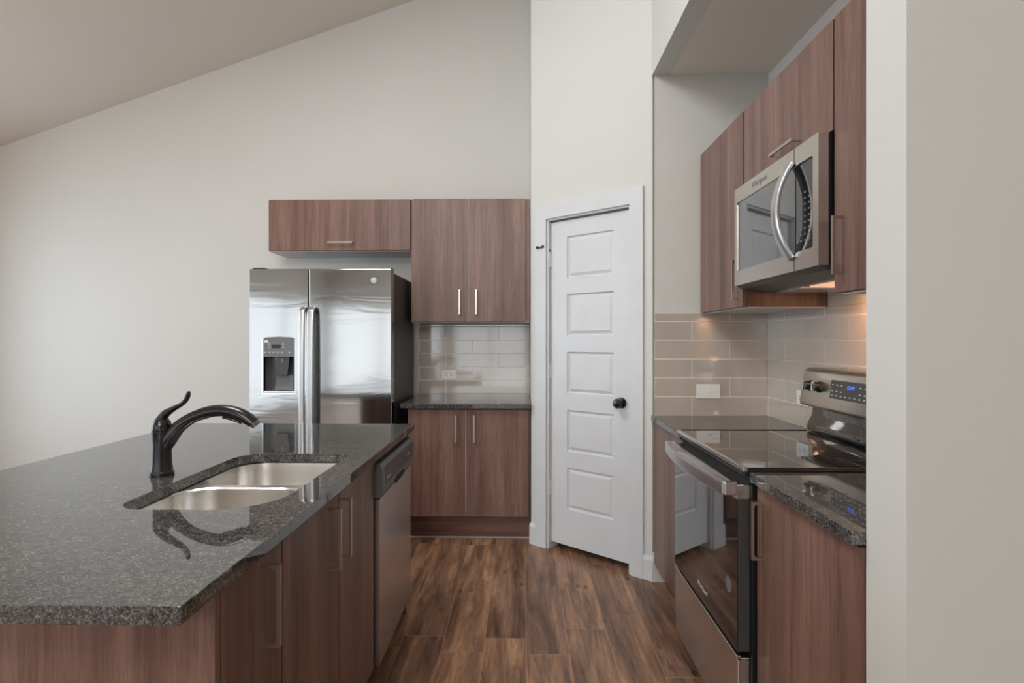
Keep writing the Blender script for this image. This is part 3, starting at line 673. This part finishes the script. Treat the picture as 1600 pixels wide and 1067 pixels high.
# ------------------------------------------------------------ right wall cabinets
cabinet('wall_cabinet', 'walnut wall cabinet in the corner by the pantry wall, left of the microwave', 'cabinet', (.98, 2.452, 1.476), (1.346, 3.041, 2.343), '-x',
        [(2.454, 3.036, 1.478, 2.341)], handles=[(2.495, 1.60, 'v')], bottom=True)
cabinet('wall_cabinet', 'short walnut wall cabinet directly above the microwave', 'cabinet', (.98, 1.748, 1.990), (1.346, 2.449, 2.343), '-x',
        [(1.749, 2.449, 1.992, 2.341)], handles=[(2.04, 2.035, 'h')])
cabinet('wall_cabinet', 'walnut wall cabinet right of the microwave, nearest the partition wall', 'cabinet', (.98, 1.2075, 1.476), (1.346, 1.746, 2.343), '-x',
        [(1.209, 1.744, 1.478, 2.341)], handles=[(1.695, 1.62, 'v')], bottom=True)

# ------------------------------------------------------------ microwave
mw = thing('microwave_oven', 'stainless over-the-range microwave hung between the wall cabinets', 'microwave', (1.15, 2.09, 1.555))
my0, my1, mz0, mz1 = 1.752, 2.436, 1.566, 1.986
mf = .936
obj('microwave_body', bx((.968, my0, 1.566), (1.345, my1, mz1 - .001)), 'black', mw)
# door + control frame: one stainless face with a seam
b = plate(BM(), [(my0, mz0), (my1, mz0), (my1, mz1), (my0, mz1)], [rrect(my0 + .035, mz0 + .062, my1 - .022, mz1 - .062, .008, 4)], (mf, 0, 0), (0, 1, 0), (0, 0, 1), (1, 0, 0), .031)
face = obj('microwave_face', b, 'steelw', mw)
obj('control_strip', bx((mf + .006, my0 + .033, mz0 + .060), (mf + .014, 1.905, mz1 - .060)), 'blackglass', face, False, 'black glass keypad strip')
wd = obj('door_window', bx((mf + .005, 1.909, mz0 + .060), (mf + .014, my1 - .020, mz1 - .060)), 'mwglass', face, False, 'reflective dark window')
obj('door_seam', bx((mf - .0006, 1.9055, mz0 + .001), (mf + .002, 1.9080, mz0 + .062)), 'gap', face)
obj('door_seam', bx((mf - .0006, 1.9055, mz1 - .062), (mf + .002, 1.9080, mz1 - .001)), 'gap', face)
hp = []
for i in range(11):
    q = -1 + 2 * i / 10; hp.append((mf - .004 - .048 * (1 - q * q), 1.925 + .012 * (1 - q * q), 1.776 + q * .165, .0085, .024))
b = tube(BM(), hp, (0, 1, 0), 16, 3, .4); obj('door_handle', b, 'satin', face, True, 'curved satin handle')
for r_ in range(9):
    for c_ in range(3):
        obj('keypad_key', bx((mf + .0052, 1.815 + c_ * .026, 1.66 + r_ * .020), (mf + .0064, 1.825 + c_ * .026, 1.665 + r_ * .020)), 'grey', face)
text('microwave_logo', 'Whirlpool', .034, (mf - .0002, 2.185, mz1 - .031), (0, -1, 0), UP, 'grey', face, .0005)
# underside: sloped grey vent lip, filter, lamp lens
b = prism(BM(), [(mf + .006, 1.5655), (1.34, 1.5655), (1.34, 1.548), (1.05, 1.535), (mf + .03, 1.552)], (0, my0 + .004, 0), (1, 0, 0), (0, 0, 1), (0, 1, 0), my1 - my0 - .008)
un = obj('underside_tray', b, 'greyd', mw)
obj('lamp_lens', bx((1.10, 1.80, 1.531), (1.22, 2.12, 1.5365)), 'lens', un, False, 'warm lit cooktop lamp lens')
obj('grease_filter', bx((1.08, 2.15, 1.5305), (1.30, 2.39, 1.537)), 'steel', un)
l = bpy.data.lights.new('cooktop_lamp', 'AREA'); l.shape = 'RECTANGLE'; l.size = .1; l.size_y = .25; l.energy = 2.1; l.color = (1, .50, .22)
lo_ = bpy.data.objects.new('cooktop_lamp', l); C.objects.link(lo_); lo_.location = (1.25, 1.99, 1.525); lo_.rotation_euler = (0, math.radians(-25), 0)

# ------------------------------------------------------------ flat light panels added as fill on the vault, out of view
def fill_panel(cx, cy, cz, tilt, sx, sy, label):
    t = thing('added_fill_panel', label, 'added fill light', (cx, cy, cz)); u = V((math.cos(tilt), 0, math.sin(tilt))); n = V((math.sin(tilt), 0, -math.cos(tilt))); c = V((cx, cy, cz))
    q = lambda a, b_: [(-a, -b_), (a, -b_), (a, b_), (-a, b_)]
    obj('fill_frame', plate(BM(), q(sx / 2 + .03, sy / 2 + .03), [q(sx / 2, sy / 2)], c, u, (0, 1, 0), n, .03), 'white', t)
    obj('fill_diffuser', prism(BM(), q(sx / 2 - .002, sy / 2 - .002), c + n * .012, u, (0, 1, 0), n, .01), 'fill_glow', t)
sl = math.atan(.342)
for (x, y, q, lb) in ((-1.35, 1.8, 1.1, 'above the island'), (-1.2, -2.2, 1.2, 'near the patio door')):
    fill_panel(x, y, vz(x) - .002, sl, q, q, 'added square fill light panel high in the vault ' + lb)
pl = thing('added_pendant', 'small warm glass pendant lamp added out of view over the dining side left of the island', 'pendant lamp', (-3.7, 1.6, 2.25))  # unseen lamp added to warm the left wall
obj('fill_lamp_cord', lathe(BM(), [(.004, 0), (.004, vz(-3.7) - 2.42)], (-3.7, 1.6, 2.42), UP, 8), 'black', pl)
obj('fill_lamp_cap', lathe(BM(), [(.03, 0), (.05, .02), (.02, .06), (.004, .07)], (-3.7, 1.6, 2.36), UP, 20), 'blackmetal', pl, True)
obj('fill_lamp_shade', lathe(BM(), [(.0, 0), (.05, .008), (.085, .04), (.09, .08), (.07, .115), (.035, .135), (0, .135)], (-3.7, 1.6, 2.24), UP, 28), 'fill_pend', pl, True)
